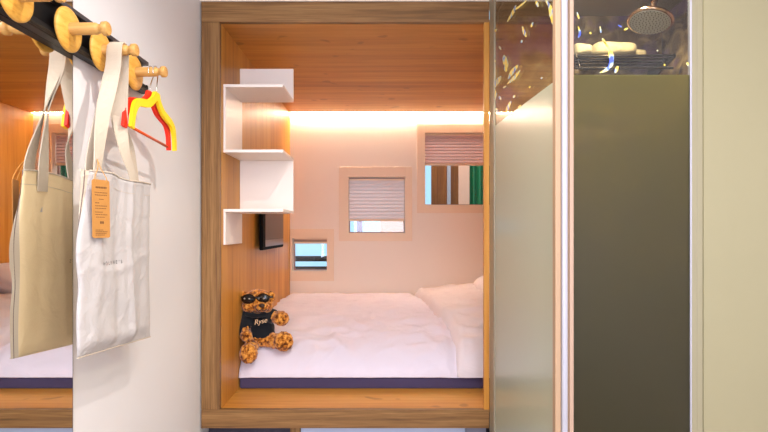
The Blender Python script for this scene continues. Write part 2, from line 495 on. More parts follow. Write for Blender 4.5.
# ------------------------------------------------------------------ mattress and bedding
mt = obj('mattress', B(XL+.004, XR-.004, 2.598, YB-.02, ZL, ZL+.0585, .010), NAVY)
tag(mt, 'navy mattress base showing as a dark band under the white duvet', 'mattress')
PROF = [(2.592,-.719),(2.596,-.690),(2.612,-.664),(2.64,-.638),(2.68,-.614),(2.75,-.587),(2.9,-.552),(3.1,-.522),(3.5,-.496),(3.9,-.482),(4.0,-.482),(4.063,-.50)]
def prof(Y):
    for (a, za), (b_, zb) in zip(PROF, PROF[1:]):
        if Y <= b_: return za+(zb-za)*((Y-a)/(b_-a))
    return PROF[-1][1]
def wr(x, Y, k=1):
    p = Vector((x*2.2+3, Y*2.2, 1.3))
    v = noise.noise(p)*.010+noise.noise(p*2.3+Vector((5,1,0)))*.005
    w = noise.noise(Vector((x*3+Y*5, Y*9-x*3, 4)))
    v += .012*(1-min(1, abs(w)*3))*sm(2.6, 2.75, Y)
    w2 = noise.noise(Vector((x*6-Y*2, Y*7+x*2, 8))); v += .012*(1-min(1, abs(w2)*3.0))*sm(2.6, 2.7, Y)
    v += .003*noise.noise(Vector((x*14, Y*5, 9)))
    return v*k*(1-.6*sm(3.6, 4.05, Y))
def line_y(Y):    # edge of the turned back part
    pts = [(2.55,.375),(2.75,.385),(2.95,.378),(3.2,.345),(3.5,.315),(3.8,.288),(4.07,.262)]
    for (a, xa), (b_, xb) in zip(pts, pts[1:]):
        if Y <= b_: return xa+(xb-xa)*max(0, (Y-a)/(b_-a))
    return pts[-1][1]
def sheet(x0f, x1f, zf, nx, ys, bottom):
    bm = bmesh.new(); rows = []
    for Y in ys:
        a, b_ = x0f(Y), x1f(Y)
        rows.append([bm.verts.new((a+(b_-a)*i/nx, Y+ .004*noise.noise(Vector((i*.4, Y*9, 2))), zf(a+(b_-a)*i/nx, Y))) for i in range(nx+1)])
    for A, C in zip(rows, rows[1:]):
        for i in range(nx): bm.faces.new([A[i], A[i+1], C[i+1], C[i]]).smooth = True
    # closed underside
    low = [[bm.verts.new((v.co.x, v.co.y, min(bottom(v.co.x, v.co.y), v.co.z-.004))) for v in r] for r in rows]
    for A, C in zip(low, low[1:]):
        for i in range(nx): bm.faces.new([A[i], C[i], C[i+1], A[i+1]])
    def side(a, b_):
        for i in range(len(a)-1): bm.faces.new([a[i], a[i+1], b_[i+1], b_[i]])
    side(low[0], rows[0]); side(rows[-1], low[-1])
    side([r[0] for r in rows], [r[0] for r in low]); side([r[-1] for r in low], [r[-1] for r in rows])
    bmesh.ops.recalc_face_normals(bm, faces=bm.faces)
    return bm
ys = [2.592, 2.593, 2.596, 2.602, 2.612, 2.626, 2.64, 2.66]+[2.66+.0175*i for i in range(1, 80)]
ys = [y for y in ys if y < 4.062]+[4.062]
def zbed(x, Y):
    z = prof(Y)+wr(x, Y)*sm(2.59, 2.64, Y)
    z -= .016*sm(.06, 0, x-XL)                 # tucked down beside the panel
    z -= .020*sm(.05, 0, abs(x-line_y(Y)))      # dips into the fold line
    return max(z, -.7195)
dv = obj('duvet', sheet(lambda Y: XL+.003, lambda Y: XR-.01, zbed, 130, ys, lambda x, Y: -.7185 if Y < 2.6 else -.60), LINEN, smooth=True)
tag(dv, 'white wrinkled duvet spread over the bed in the alcove', 'duvet')
def zfold(x, Y):
    e = x-line_y(Y)
    r = math.sqrt(max(0, min(1, e/.035)))
    z = prof(Y)-.014+.055*r+.034*sm(.03, .40, e)*sm(2.6, 3.0, Y)+wr(x*1.3+4, Y, .9)*sm(2.59, 2.64, Y)*r
    z += .006*math.sin((x+Y*1.1)*26)*sm(.05, .15, e)*sm(2.6, 2.8, Y)*(.5+noise.noise(Vector((x*4, Y*4, 0))))
    return max(z, -.712)
ysf = [2.584 if y < 2.5925 else y for y in ys]
fold = obj('turned_back_part', sheet(lambda Y: line_y(Y), lambda Y: XR-.012, zfold, 80, [2.583, 2.585]+ys[2:], lambda x, Y: -.7165 if Y < 2.60 else -.58), PILLOW, dv, smooth=True, label='turned-back end of the duvet, lying thicker')
bm = bmesh.new()
tube(bm, [(line_y(2.59)+.012, 2.582, -.716)]+[(x/100, 2.581, -.7155+.002*math.sin(x)) for x in range(42, 110, 6)], .0035, 6)
obj('hem', bm, PILLOW, fold)

# pillow at the head end, seen past the post
def cushion(c, sx, sy, sz, rot, n=26):
    bm = bmesh.new(); bmesh.ops.create_grid(bm, x_segments=n, y_segments=n, size=1)
    t2 = bmesh.new(); bmesh.ops.create_grid(t2, x_segments=n, y_segments=n, size=1)
    for m_, s in ((bm, 1), (t2, -1)):
        for v in m_.verts:
            u, w = v.co.x, v.co.y
            h = ((1-u**4)*(1-w**4))**.5 if abs(u) < 1 and abs(w) < 1 else 0
            pull = 1-.07*(abs(u*w))
            v.co = Vector((u*sx*pull, w*sy*pull, s*sz*h*(1+.18*noise.noise(Vector((u*2, w*2, s*3))))))
    bmesh.ops.reverse_faces(t2, faces=t2.faces)
    merge(bm, t2); bmesh.ops.remove_doubles(bm, verts=bm.verts, dist=1e-4)
    M = Matrix.Translation(c) @ Matrix.Rotation(rot, 4, 'Y')
    bmesh.ops.transform(bm, matrix=M, verts=bm.verts)
    return bm
pl = obj('pillow', cushion(Vector((.90, 3.72, -.36)), .24, .31, .085, math.radians(-22)), PILLOW, smooth=True)
tag(pl, 'white pillow propped at the head end, half hidden by the oak post', 'pillow')

# ------------------------------------------------------------------ white shelf on the alcove side
sh = thing('hanging_shelf', (-.56, 2.485, -.066), 'white folded-metal shelf with three levels fixed to the alcove side panel', 'shelf')
y0, y1 = 2.343, 2.627; xs0, xs1 = XL+.001, -.428; tk = .011
A_, B_, C_ = .632, .343, .080
def shelf_part(nm, *a): obj(nm, B(*a, .0012, 1), WHITE_METAL, sh)
shelf_part('shelf_board', xs0, xs1, y0, y1, A_, A_+.013)
shelf_part('back_plate', xs0, xs1, y1-.008, y1, A_+.0132, .797)
shelf_part('wall_plate', xs0, xs0+.010, y0, y1, B_+.0132, A_-.0002)
shelf_part('shelf_board', xs0, xs1, y0, y1, B_, B_+.013)
shelf_part('back_plate', xs0, xs1, y1-.008, y1, C_+.0132, B_-.0002)
shelf_part('shelf_board', xs0, xs1, y0, y1, C_, C_+.013)
shelf_part('wall_plate', xs0, xs0+.010, y0, y1, -.066, C_-.0002)

# ------------------------------------------------------------------ small screen on the side panel
tv = thing('mounted_screen', (-.66, 3.2, -.12), 'black framed screen mounted on the wooden side panel under the white shelf', 'screen')
obj('mount', B(XL, -.672, 3.10, 3.45, -.06, .20), BLACK, tv)
obj('casing', B(-.672, -.650, 2.945, 3.57, -.113, .30, .006), plain('matt_black_casing', srgb(12,11,12), .8, spec=.1), tv)
obj('display', B(-.6502, -.648, 3.00, 3.55, -.055, .28), SCREEN, tv)
obj('lower_bezel', B(-.6502, -.6475, 3.00, 3.55, -.095, -.056), BEZEL, tv)

# ------------------------------------------------------------------ teddy bear
def furmat(name, a, b_, c):
    m, nt, N, L, b = newmat(name)
    tc = N.new('ShaderNodeTexCoord')
    n = N.new('ShaderNodeTexNoise'); n.inputs['Scale'].default_value = 62; n.inputs['Detail'].default_value = 3; n.inputs['Distortion'].default_value = .3
    L.new(tc.outputs['Object'], n.inputs['Vector'])
    r = N.new('ShaderNodeValToRGB'); e = r.color_ramp.elements
    e[0].position = .36; e[0].color = C4(a); e[1].position = .62; e[1].color = C4(c); q = e.new(.48); q.color = C4(b_)
    L.new(n.outputs['Fac'], r.inputs['Fac']); L.new(r.outputs['Color'], b.inputs['Base Color'])
    b.inputs['Roughness'].default_value = .9; b.inputs['Sheen Weight'].default_value = .3; b.inputs['Specular IOR Level'].default_value = .1
    bp = N.new('ShaderNodeBump'); bp.inputs['Strength'].default_value = .8; bp.inputs['Distance'].default_value = .006
    L.new(n.outputs['Fac'], bp.inputs['Height']); L.new(bp.outputs['Normal'], b.inputs['Normal'])
    return m
FUR = furmat('golden_brown_fur', srgb(84,42,12), srgb(176,104,34), srgb(226,158,70))
KNIT = fabric('black_knit', srgb(26,28,32), .95, weave=300, bump=.5)

def blob(bm, c, r, rot=None):
    t_ = bmesh.new(); bmesh.ops.create_icosphere(t_, subdivisions=3, radius=1)
    M = Matrix.Translation(c) @ (rot.to_4x4() if rot else Matrix.Identity(4)) @ Matrix.Diagonal((r[0], r[1], r[2], 1))
    bmesh.ops.transform(t_, matrix=M, verts=t_.verts); merge(bm, t_)
def limb(bm, a, b_, ra, rb, n=7):
    a, b_ = Vector(a), Vector(b_)
    for i in range(n):
        f = i/(n-1); r = ra+(rb-ra)*f; blob(bm, a.lerp(b_, f), (r, r, r))
def melt(bm, voxel, smooth_it, amp=0, freq=60):
    me = bpy.data.meshes.new('tmp'); bm.to_mesh(me); bm.free()
    o = bpy.data.objects.new('tmp', me); COL.objects.link(o)
    r = o.modifiers.new('r', 'REMESH'); r.mode = 'VOXEL'; r.voxel_size = voxel
    s = o.modifiers.new('s', 'SMOOTH'); s.iterations = smooth_it; s.factor = .5
    dg = bpy.context.evaluated_depsgraph_get(); dg.update()
    m2 = bpy.data.meshes.new_from_object(o.evaluated_get(dg))
    bpy.data.objects.remove(o); bpy.data.meshes.remove(me)
    out = bmesh.new(); out.from_mesh(m2); bpy.data.meshes.remove(m2)
    if amp:
        out.normal_update()
        for v in out.verts:
            v.co += v.normal*amp*(noise.noise(v.co*freq)+.6*noise.noise(v.co*freq*2.2))
    for f in out.faces: f.smooth = True
    return out

YBr = 2.70
root = P(259, 345, YBr)
bear = thing('teddy_bear', root, 'golden brown teddy bear in sunglasses and a black sweater sitting against the side panel', 'teddy bear')
hd = P(257.5, 301, 2.69)
k = 2.69/F   # metres per pixel there
bm = bmesh.new()
blob(bm, hd, (.078, .070, .060))                              # head
blob(bm, hd+Vector((.034, -.054, -.020)), (.038, .036, .028))   # muzzle
blob(bm, hd+Vector((-.030, -.035, -.022)), (.040, .036, .030))
blob(bm, hd+Vector((.050, -.030, -.022)), (.034, .034, .030))
for s in (-1, 1):
    blob(bm, hd+Vector((s*.070, -.012, .026)), (.024, .014, .028))   # ears
    blob(bm, hd+Vector((s*.072, -.014, .012)), (.020, .014, .022))
tor = P(259, 330, 2.715)
blob(bm, tor, (.074, .062, .083)); blob(bm, tor+Vector((.004, -.012, -.035)), (.078, .066, .050))
limb(bm, P(268, 315, 2.70), P(280, 318, 2.655), .030, .034)          # his left arm, reaching out
blob(bm, P(281, 318.5, 2.65), (.041, .036, .038))
limb(bm, P(246, 318, 2.69), P(245.5, 334, 2.62), .028, .027)
blob(bm, P(246.5, 336, 2.605), (.030, .030, .031))
limb(bm, P(265, 339, 2.70), P(282, 342, 2.645), .040, .038)
blob(bm, P(283.5, 341.5, 2.63), (.050, .034, .050))
limb(bm, P(254, 342, 2.67), P(248.5, 352, 2.575), .036, .036)
blob(bm, P(248.5, 353.5, 2.555), (.044, .034, .050))
body = obj('body', melt(bm, .0055, 3, .0042, 75), FUR, bear, smooth=True)
# sweater: slightly larger shell over the torso and the tops of the arms
bm = bmesh.new()
blob(bm, tor+Vector((-.001, 0, .004)), (.082, .070, .076)); blob(bm, tor+Vector((.002, -.008, -.022)), (.083, .071, .046))
limb(bm, P(267, 314.5, 2.70), P(272.5, 316, 2.68), .037, .037, 4)
limb(bm, P(249, 315, 2.69), P(244, 330.5, 2.64), .036, .033)
sw = obj('sweater', melt(bm, .006, 3, .0015, 50), KNIT, bear, smooth=True)
bm = bmesh.new()   # rolled collar and hem band
hc = Vector((tor.x, 2.690, P(0, 313, 2.69).z))
tube(bm, [hc+Vector((math.cos(a)*.058, math.sin(a)*.055, .004*math.sin(a))) for a in [2*math.pi*i/28 for i in range(29)]], .011, 8)
obj('collar', bm, KNIT, sw, smooth=True)
xd = Vector((1, .10, .20)).normalized(); yd = Vector((-.14, .12, 1))
yd = (yd-xd*yd.dot(xd)).normalized()
GOLDINK = plain('gold_thread', srgb(226,186,140), .5)
obj('lettering', text_bm('Ryse', .034, P(260.3, 321.5, 2.627), xd, yd, .004, .35, -.0002), GOLDINK, sw)
# sunglasses
sg = obj('sunglasses', (lambda bm: (blob(bm, hd+Vector((-.030, -.066, .019)), (.036, .014, .025)), blob(bm, hd+Vector((.042, -.062, .022)), (.033, .014, .025)),
      tube(bm, [hd+Vector(v) for v in ((-.082,-.004,.020),(-.074,-.040,.024),(-.03,-.072,.026),(.01,-.079,.027),(.04,-.073,.028),(.074,-.042,.026),(.083,-.004,.022))], .006, 8, 6), bm)[-1])(bmesh.new()), BLACK_GLOSS, bear, smooth=True)
bm = bmesh.new()
STUD = plain('silver_stud', srgb(170,160,140), .3, .8)
for dx in (-.046, -.022, .024, .048):
    bm = bmesh.new(); blob(bm, hd+Vector((dx, -.081+abs(dx)*.06, .022)), (.0045, .003, .0045))
    obj('stud', bm, STUD, sg)
bm = bmesh.new(); blob(bm, hd+Vector((.042, -.089, -.010)), (.015, .010, .010))
obj('nose', bm, plain('dark_brown_nose', srgb(52,30,20), .5), bear, smooth=True)
bm = bmesh.new()
tube(bm, [hd+Vector(v) for v in ((.014,-.086,-.030),(.026,-.092,-.037),(.040,-.093,-.030),(.052,-.086,-.037),(.062,-.073,-.030))], .0022, 6, 4)
obj('mouth', bm, INK, bear, smooth=True)

# ------------------------------------------------------------------ mirror
YM = 1.338
t = thing('mirror', (XW+.004, .4, FZ+.1), 'tall frameless mirror on the left wall behind the peg rail and tote bag', 'mirror')
obj('mirror_glass', B(XW+.0005, XW+.005, -.4, YM-.002, FZ+.1, CZ-.05), MIRROR, t)
obj('edge_strip', B(XW+.0003, XW+.0052, YM-.0015, YM, FZ+.1, CZ-.05), MIR_EDGE, t)

# ------------------------------------------------------------------ peg rail
XRAIL = -.756
rl = thing('peg_rail', (XW, 1.2, .441), 'black metal wall rail with four round-based wooden pegs', 'peg rail')
bm = bmesh.new()
x0 = XW+.0055
box(bm, x0, x0+.006, .55, 1.715, .445, .540)
box(bm, x0, XRAIL+.006, .55, 1.716, .441, .4455, .001)
prism(bm, [(x0+.004, .4458), (XRAIL+.006, .4458), (XRAIL+.006, .452), (XRAIL-.004, .470), (x0+.004, .470)], .55, 1.715, 'y')
obj('rail', bm, BLACK, rl)
bm = bmesh.new(); box(bm, x0, XRAIL+.007, .55, 1.717, .531, .543, .0015)
obj('upper_lip', bm, GREY_RAIL, rl)
bm = bmesh.new(); box(bm, x0-.003, XRAIL+.002, 1.7165, 1.727, .452, .470, .002); box(bm, x0, XRAIL+.006, 1.7172, 1.722, .441, .45, .001)
obj('end_cap', bm, BLACK, rl)
pegs = [(1.085, .480), (1.268, .479), (1.416, .478), (1.608, .477)]
def peg(first, Yp, zp):
    if first is None:
        bm = bmesh.new()
        L_ = .095
        lathe(bm, (XRAIL+.012, Yp, zp+.002), (1, 0, .01), [(0,.016),(.004,.0145),(L_-.030,.0140),(L_-.026,.0125),(L_-.024,.0105),(L_-.018,.0105),(L_-.016,.0130),(L_-.013,.0162),(L_-.003,.0166),(L_,.0145)], 28)
        p = obj('peg', bm, W_PEG, rl, origin=(XRAIL, Yp, zp))
        bm = bmesh.new()
        lathe(bm, (XRAIL+.0065, Yp, zp), (1, 0, 0), [(0,.050),(.002,.0525),(.006,.0525),(.0085,.050),(.011,.040),(.012,0)], 40)
        obj('disc', bm, W_PEGR, p, origin=(XRAIL, Yp, zp))
        return p
    c = first.copy(); link(c); c.parent = rl
    c.location = Vector((XRAIL, Yp, zp))-wloc(rl)
    for ch in first.children:
        d = ch.copy(); link(d); d.parent = c
    return c
p0 = None
for (Yp, zp) in pegs:
    q = peg(p0, Yp, zp)
    p0 = p0 or q
Y3, Z3 = 1.416, .480; Y4, Z4 = 1.608, .479

# ------------------------------------------------------------------ tote bag
bag = thing('tote_bag', (-.714, 1.42, -.32), 'cream canvas tote bag hanging by its straps from the third wooden peg', 'tote bag')
def bagsurf(side):
    nu, nv = 44, 52; g = []
    for j in range(nv+1):
        v = j/nv; row = []
        for i in range(nu+1):
            u = i/nu
            yn = 1.268-.046*sm(0, .45, v)-.006*math.sin(v*math.pi)+.010*math.exp(-((v-.62)/.1)**2) if side > 0 else 1.252-.012*sm(0, .40, v)-.003*math.sin(v*9)
            yf = 1.606-.008*math.sin(v*math.pi*1.0)+.004*v
            ztop = .142+.004*math.sin(u*5)-.010*math.exp(-((u-.5)/.2)**2); zbot = -.298-.028*u
            Yc = yn+(yf-yn)*u; z = ztop+(zbot-ztop)*v
            edge = (math.sin(math.pi*min(1, max(0, u))))**.45
            bot = sm(1.0, .93, v)
            bulge = .016*edge*bot*(.8+.3*math.sin(v*3.0))
            fold = 0
            for (uc, w_, a_) in ((.18, .05, .006), (.42, .05, -.006), (.60, .035, .008), (.80, .06, -.005)):
                fold += a_*math.exp(-((u-uc+.10*(v-.5)*math.sin(uc*9))/w_)**2)
            cr = .0035*noise.noise(Vector((u*5, v*7, 3*side)))+.0045*noise.noise(Vector((u*3-v*4, v*3, 7*side)))
            cr += .004*math.exp(-((v-.50-.05*math.sin(u*5))/.025)**2)+.0025*math.exp(-((v-.91)/.012)**2)
            x = -.702+side*(.0035+bulge*(1 if side > 0 else .75))+(fold+cr)*edge*bot*(1 if side > 0 else .5)
            if v < .035: x += side*.0025
            row.append(Vector((x, Yc, z)))
        g.append(row)
    return g
fr_, bk_ = bagsurf(1), bagsurf(-1)
bm = bmesh.new()
def grid(bm, g, flip, mi):
    vs = [[bm.verts.new(p) for p in r] for r in g]
    for A, C in zip(vs, vs[1:]):
        for i in range(len(A)-1):
            q = [A[i], C[i], C[i+1], A[i+1]]
            if flip: q.reverse()
            f = bm.faces.new(q); f.smooth = True; f.material_index = mi
    return vs
V1 = grid(bm, fr_, False, 0); V2 = grid(bm, bk_, True, 1)
for j in range(len(V1)-1):
    bm.faces.new([V1[j][0], V2[j][0], V2[j+1][0], V1[j+1][0]]).material_index = 2
    bm.faces.new([V1[j][-1], V1[j+1][-1], V2[j+1][-1], V2[j][-1]]).material_index = 0
for i in range(len(V1[0])-1): bm.faces.new([V1[-1][i], V2[-1][i], V2[-1][i+1], V1[-1][i+1]]).material_index = 0
# inner lining strips near the mouth so the opening has thickness
for V, s in ((V1, 1), (V2, -1)):
    top = V[0]; inn = [bm.verts.new(v.co+Vector((-s*.0022, 0, 0))) for v in top]; dn = [bm.verts.new(v.co+Vector((-s*.0022, 0, -.10))) for v in top]
    for i in range(len(top)-1):
        bm.faces.new([top[i], top[i+1], inn[i+1], inn[i]]); bm.faces.new([inn[i], inn[i+1], dn[i+1], dn[i]])
bodyb = obj('bag_body', bm, [CANVAS, CANVAS_B, STRAP], bag)
# seams: piping along the near side, the folded top hem
bm = bmesh.new()
tube(bm, [(fr_[j][0]+bk_[j][0])/2+Vector((.001, -.0015, 0)) for j in range(len(fr_))], .0009, 6)
obj('side_seam', bm, THREAD, bag, label='dark stitched side seam')
bm = bmesh.new()
for side, g in ((1, fr_), (-1, bk_)):
    tube(bm, [g[0][i]+Vector((side*.0005, 0, .0005)) for i in range(len(g[0]))], .0022, 6)
    tube(bm, [g[4][i]+Vector((side*.0004, 0, 0)) for i in range(len(g[0]))], .0007, 5)
obj('top_hem', bm, STRAP, bag)
bm = bmesh.new()
tube(bm, [g_+Vector((.001, 0, .002)) for g_ in fr_[-1]], .0016, 6)
obj('bottom_seam', bm, STRAP, bag)
def strap(xc, xe, ya, yb, rad, side, nm, wd=.036):
    X = Vector((1, 0, 0)); D1 = Vector((.55, .85, 0)); D0 = Vector((0, 1, 0))
    zt = Z3+rad
    pts = [(xe, ya, .095), (xe+.002*side, ya+.002, .17), (xc-.002, ya+(Y3-.02-ya)*.45, .30), (xc, Y3-.026, .42), (xc, Y3-rad-.001, Z3-.005), (xc, Y3-rad*.6, Z3+rad*.82), (xc, Y3, zt),
           (xc, Y3+rad*.6, Z3+rad*.82), (xc, Y3+rad+.001, Z3-.005), (xc-.001, Y3+.020, .42), (xc-.010, Y3+.030, .30), (xe-.004, yb-.035, .22), (xe+.003*side, yb-.002, .15), (xe, yb, .095)]
    dirs = [D0, D0, D1, X, X, X, X, X, X, X, Vector((.8, .5, 0)), Vector((.3, .9, 0)), D0, D0]
    bm = ribbon(bmesh.new(), pts, [wd]*14, dirs, .0028, 6)
    obj(nm, bm, STRAP, bag, smooth=False)
strap(-.6985, -.6935, 1.298, 1.480, .0190, 1, 'strap')
strap(-.7040, -.7160, 1.310, 1.560, .0155, -1, 'strap')
# lettering on both faces
gp = fr_[28][18]
def face_x(g, Yq, zq):
    best = min((abs(p.y-Yq)+abs(p.z-zq), p) for r in g for p in r); return best[1].x
def lay(g, side, yc, xdir):
    bm = text_bm("HOLY WE'S", .0128, (0, yc, -.084), xdir, (0, 0, 1), 0, 0, 0, 1.75)
    bmesh.ops.subdivide_edges(bm, edges=[e for e in bm.edges if e.calc_length() > .003], cuts=2)
    flat = [p for r_ in g for p in r_ if abs(p.z+.084) < .03]
    for v in bm.verts:
        near = sorted((((p.y-v.co.y)**2+(p.z-v.co.z)**2, p.x) for p in flat))[:4]
        ws = [1/(d+1e-8) for d, _ in near]
        v.co.x = sum(w_*x_ for w_, (_, x_) in zip(ws, near))/sum(ws)+side*.0009
    return bm
obj('lettering', lay(fr_, 1, 1.354, (0, 1, 0)), INK, bag)
obj('lettering', lay(bk_, -1, 1.470, (0, -1, 0)), INK, bag)
# kraft hang tag
a = Vector((-.681, 1.252, 0)); e_ = Vector((-.664, 1.300, 0)); dv_ = (e_-a).normalized(); nv_ = Vector((dv_.y, -dv_.x, 0))
wtag = (e_-a).length
def tp(u, z, off=0): return a+dv_*u*wtag+nv_*off+Vector((0, 0, z))
ztg, zbg = .121, -.019
bm = bmesh.new()
out = []
for (u, z) in ((0, zbg+.003), (.08, zbg), (.92, zbg), (1, zbg+.003), (1, ztg-.004), (.92, ztg), (.08, ztg), (0, ztg-.004)): out.append((u, z))
f1 = [bm.verts.new(tp(u+.04*sm(.12, -.02, z), z, .0006)) for u, z in out]; f2 = [bm.verts.new(tp(u+.04*sm(.12, -.02, z), z, -.0006)) for u, z in out]
bm.faces.new(f1); bm.faces.new(list(reversed(f2)))
for i in range(8): bm.faces.new([f1[i], f2[i], f2[(i+1) % 8], f1[(i+1) % 8]])
bmesh.ops.recalc_face_normals(bm, faces=bm.faces)
tg = obj('hang_tag', bm, KRAFT, bag, label='orange-brown kraft paper hang tag')
bm = bmesh.new()
rows = [(.100,.20,.84,.0045),(.089,.14,.88,.0018),(.083,.16,.86,.0018),(.073,.38,.66,.0018),(.064,.16,.42,.002),(.057,.16,.86,.0018),(.051,.16,.80,.0018),(.042,.16,.60,.002),(.036,.16,.86,.0018),(.030,.2,.7,.0018),
        (.015,.42,.66,.006),(-.001,.16,.62,.0018),(-.005,.16,.86,.0018),(-.009,.16,.8,.0018),(-.013,.16,.7,.0018)]
for (z, u0, u1, h_) in rows:
    n = max(1, int((u1-u0)/.09))
    for q in range(n):
        a0 = u0+(u1-u0)*q/n; a1 = a0+(u1-u0)/n*.78
        vs = [bm.verts.new(tp(u_+.04*sm(.12, -.02, z_), z_, .0009)) for u_, z_ in ((a0, z), (a1, z), (a1, z+h_), (a0, z+h_))]
        bm.faces.new(vs)
obj('printed_lines', bm, KRAFT_INK, tg)
bm = bmesh.new()
for u in (.18, .82):
    tube(bm, [tp(u, ztg-.006, .001), tp(u, ztg+.006, .0), Vector((-.679, 1.272+.02*u, .150)), Vector((-.688, 1.29, .172))], .0009, 6, 4)
obj('string', bm, plain('tan_string', srgb(196,140,70), .8), tg)

# ------------------------------------------------------------------ hangers
def hanger(xp, dy, mat, label, bar):
    yc = dy
    t = thing('clothes_hanger', (xp, yc, .28), label, 'hanger', None)
    hx = .0045
    # shoulder profile (y,z) relative to the apex, top line
    tops = [(0,0),(.016,-.001),(.026,-.018),(.054,-.038),(.085,-.046),(.120,-.055),(.145,-.073),(.156,-.104),(.162,-.145)]
    bots = [(0,-.025),(.006,-.027),(.016,-.038),(.046,-.059),(.080,-.068),(.110,-.075),(.126,-.089),(.137,-.112),(.144,-.149)]
    zt = .419
    bm = bmesh.new()
    prof_ = list(zip(catmull([Vector((a_, b_, 0)) for a_, b_ in tops], 5), catmull([Vector((a_, b_, 0)) for a_, b_ in bots], 5)))
    full = [(Vector((-a_.x, a_.y)), Vector((-b_.x, b_.y))) for a_, b_ in reversed(prof_[1:])]+[(a_, b_) for a_, b_ in prof_]
    prev = None; rt = math.radians(-3.5)
    def hp(ex, q): return (xp+ex, yc+q[0]*math.cos(rt)-q[1]*math.sin(rt), zt+q[0]*math.sin(rt)+q[1]*math.cos(rt))
    for a_, b_ in full:
        ring = [bm.verts.new(hp(ex, pp)) for ex, pp in ((-hx, a_), (hx, a_), (hx, b_), (-hx, b_))]
        if prev:
            for m_ in range(4): bm.faces.new([prev[m_], prev[(m_+1) % 4], ring[(m_+1) % 4], ring[m_]])
        else: bm.faces.new(ring)
        prev = ring
    bm.faces.new(list(reversed(prev)))
    bmesh.ops.remove_doubles(bm, verts=bm.verts, dist=1e-5)
    bmesh.ops.recalc_face_normals(bm, faces=bm.faces)
    obj('shoulders', bm, mat, t)
    bm = bmesh.new(); R = .0185
    hk = [(xp, yc+.002, zt-.004), (xp, yc+.003, zt+.018)]+[(xp, 1.613+math.cos(a_)*R, Z4+math.sin(a_)*R) for a_ in [math.radians(v) for v in (-35, 0, 30, 60, 90, 120, 150, 180, 205)]]
    tube(bm, hk, .0018, 8, 4)
    obj('hook', bm, HOOKM, t)
    if bar:
        obj('bar', tube(bmesh.new(), [(xp, yc-.154, zt-.128), (xp, yc+.145, zt-.147)], .0042, 10), REDROD, t, label='thin orange-red trouser bar')
hanger(-.683, 1.618, YELLOW, 'yellow hanger at the outer side of the last wooden peg', False)
hanger(-.6975, 1.606, RED, 'red hanger hooked behind the yellow one, closer to the wall', True)

# ------------------------------------------------------------------ shower
XG = .478; YG = 1.400; YS = 2.20; XS = 1.17; ZS = .888
struct('wall_shower_back', B(XG+.004, XS, YS, YS+.08, FZ, CZ), MARBLE)
struct('wall_shower_side', B(XS, XS+.08, YG+.026, YS+.08, FZ, CZ), MARBLE)
struct('ceiling_shower', B(XG+.006, XS, YG+.012, YS, ZS, ZS+.03), SH_CEIL)
struct('trim_3', B(XG-.004, XG+.010, YS+.004, YF-.006, FZ, CZ, .001), plain('wall_channel', srgb(150,140,118), .4))
GREENEDGE = plain('green_glass_edge', srgb(116,130,112), .2)
sc = thing('shower_enclosure', (XG, 1.6, FZ), 'glass shower enclosure, frosted below and clear above, with a pale corner profile', 'shower enclosure')
ztopS = CZ-.005
def sloped(y0_, y1_, z0a, z0b, z1a, z1b, x0_, x1_):
    return prism(bmesh.new(), [(y0_, z0a), (y1_, z0b), (y1_, z1b), (y0_, z1a)], x0_, x1_, 'x')
zfa, zfb = .406, .436
SIDEG = obj('side_glass', sloped(1.412, 2.265, zfa+.0005, zfb+.0005, ztopS, ztopS, XG-.0001, XG+.006), CLEAR, sc, label='clear upper side pane')
obj('frosted_side_glass', sloped(1.412, 2.265, FZ+.01, FZ+.01, zfa, zfb, XG-.0001, XG+.006), FROST_SIDE, sc, label='frosted lower side pane')
obj('glass_edge', B(XG-.0025, XG+.0075, 2.2655, 2.29, FZ+.01, ztopS, .001), GREENEDGE, sc)
ZFR = .4095
FRONTG = obj('front_glass', B(.5065, .818, YG, YG+.006, ZFR+.0005, ztopS), CLEAR, sc, label='clear upper door pane')
obj('frosted_front_glass', B(.5065, .818, YG, YG+.006, FZ+.01, ZFR), FROST_FRONT, sc, label='frosted lower door pane')
bm = bmesh.new()
box(bm, .4590, .4740, 1.387, 1.411, FZ, ztopS, .002)
obj('seal_strip', bm, ALU_W, sc)
bm = bmesh.new()
box(bm, .4745, .4905, 1.379, 1.411, FZ, ztopS, .006, 4)
obj('corner_post', bm, ALU_B, sc)
obj('groove', B(.4905, .4950, 1.391, 1.411, FZ, ztopS), ALU_D, sc)
obj('door_stile', B(.4950, .5065, 1.384, 1.411, FZ, ztopS, .002), plain('rosy_cream_stile', srgb(172,142,120), .45), sc)

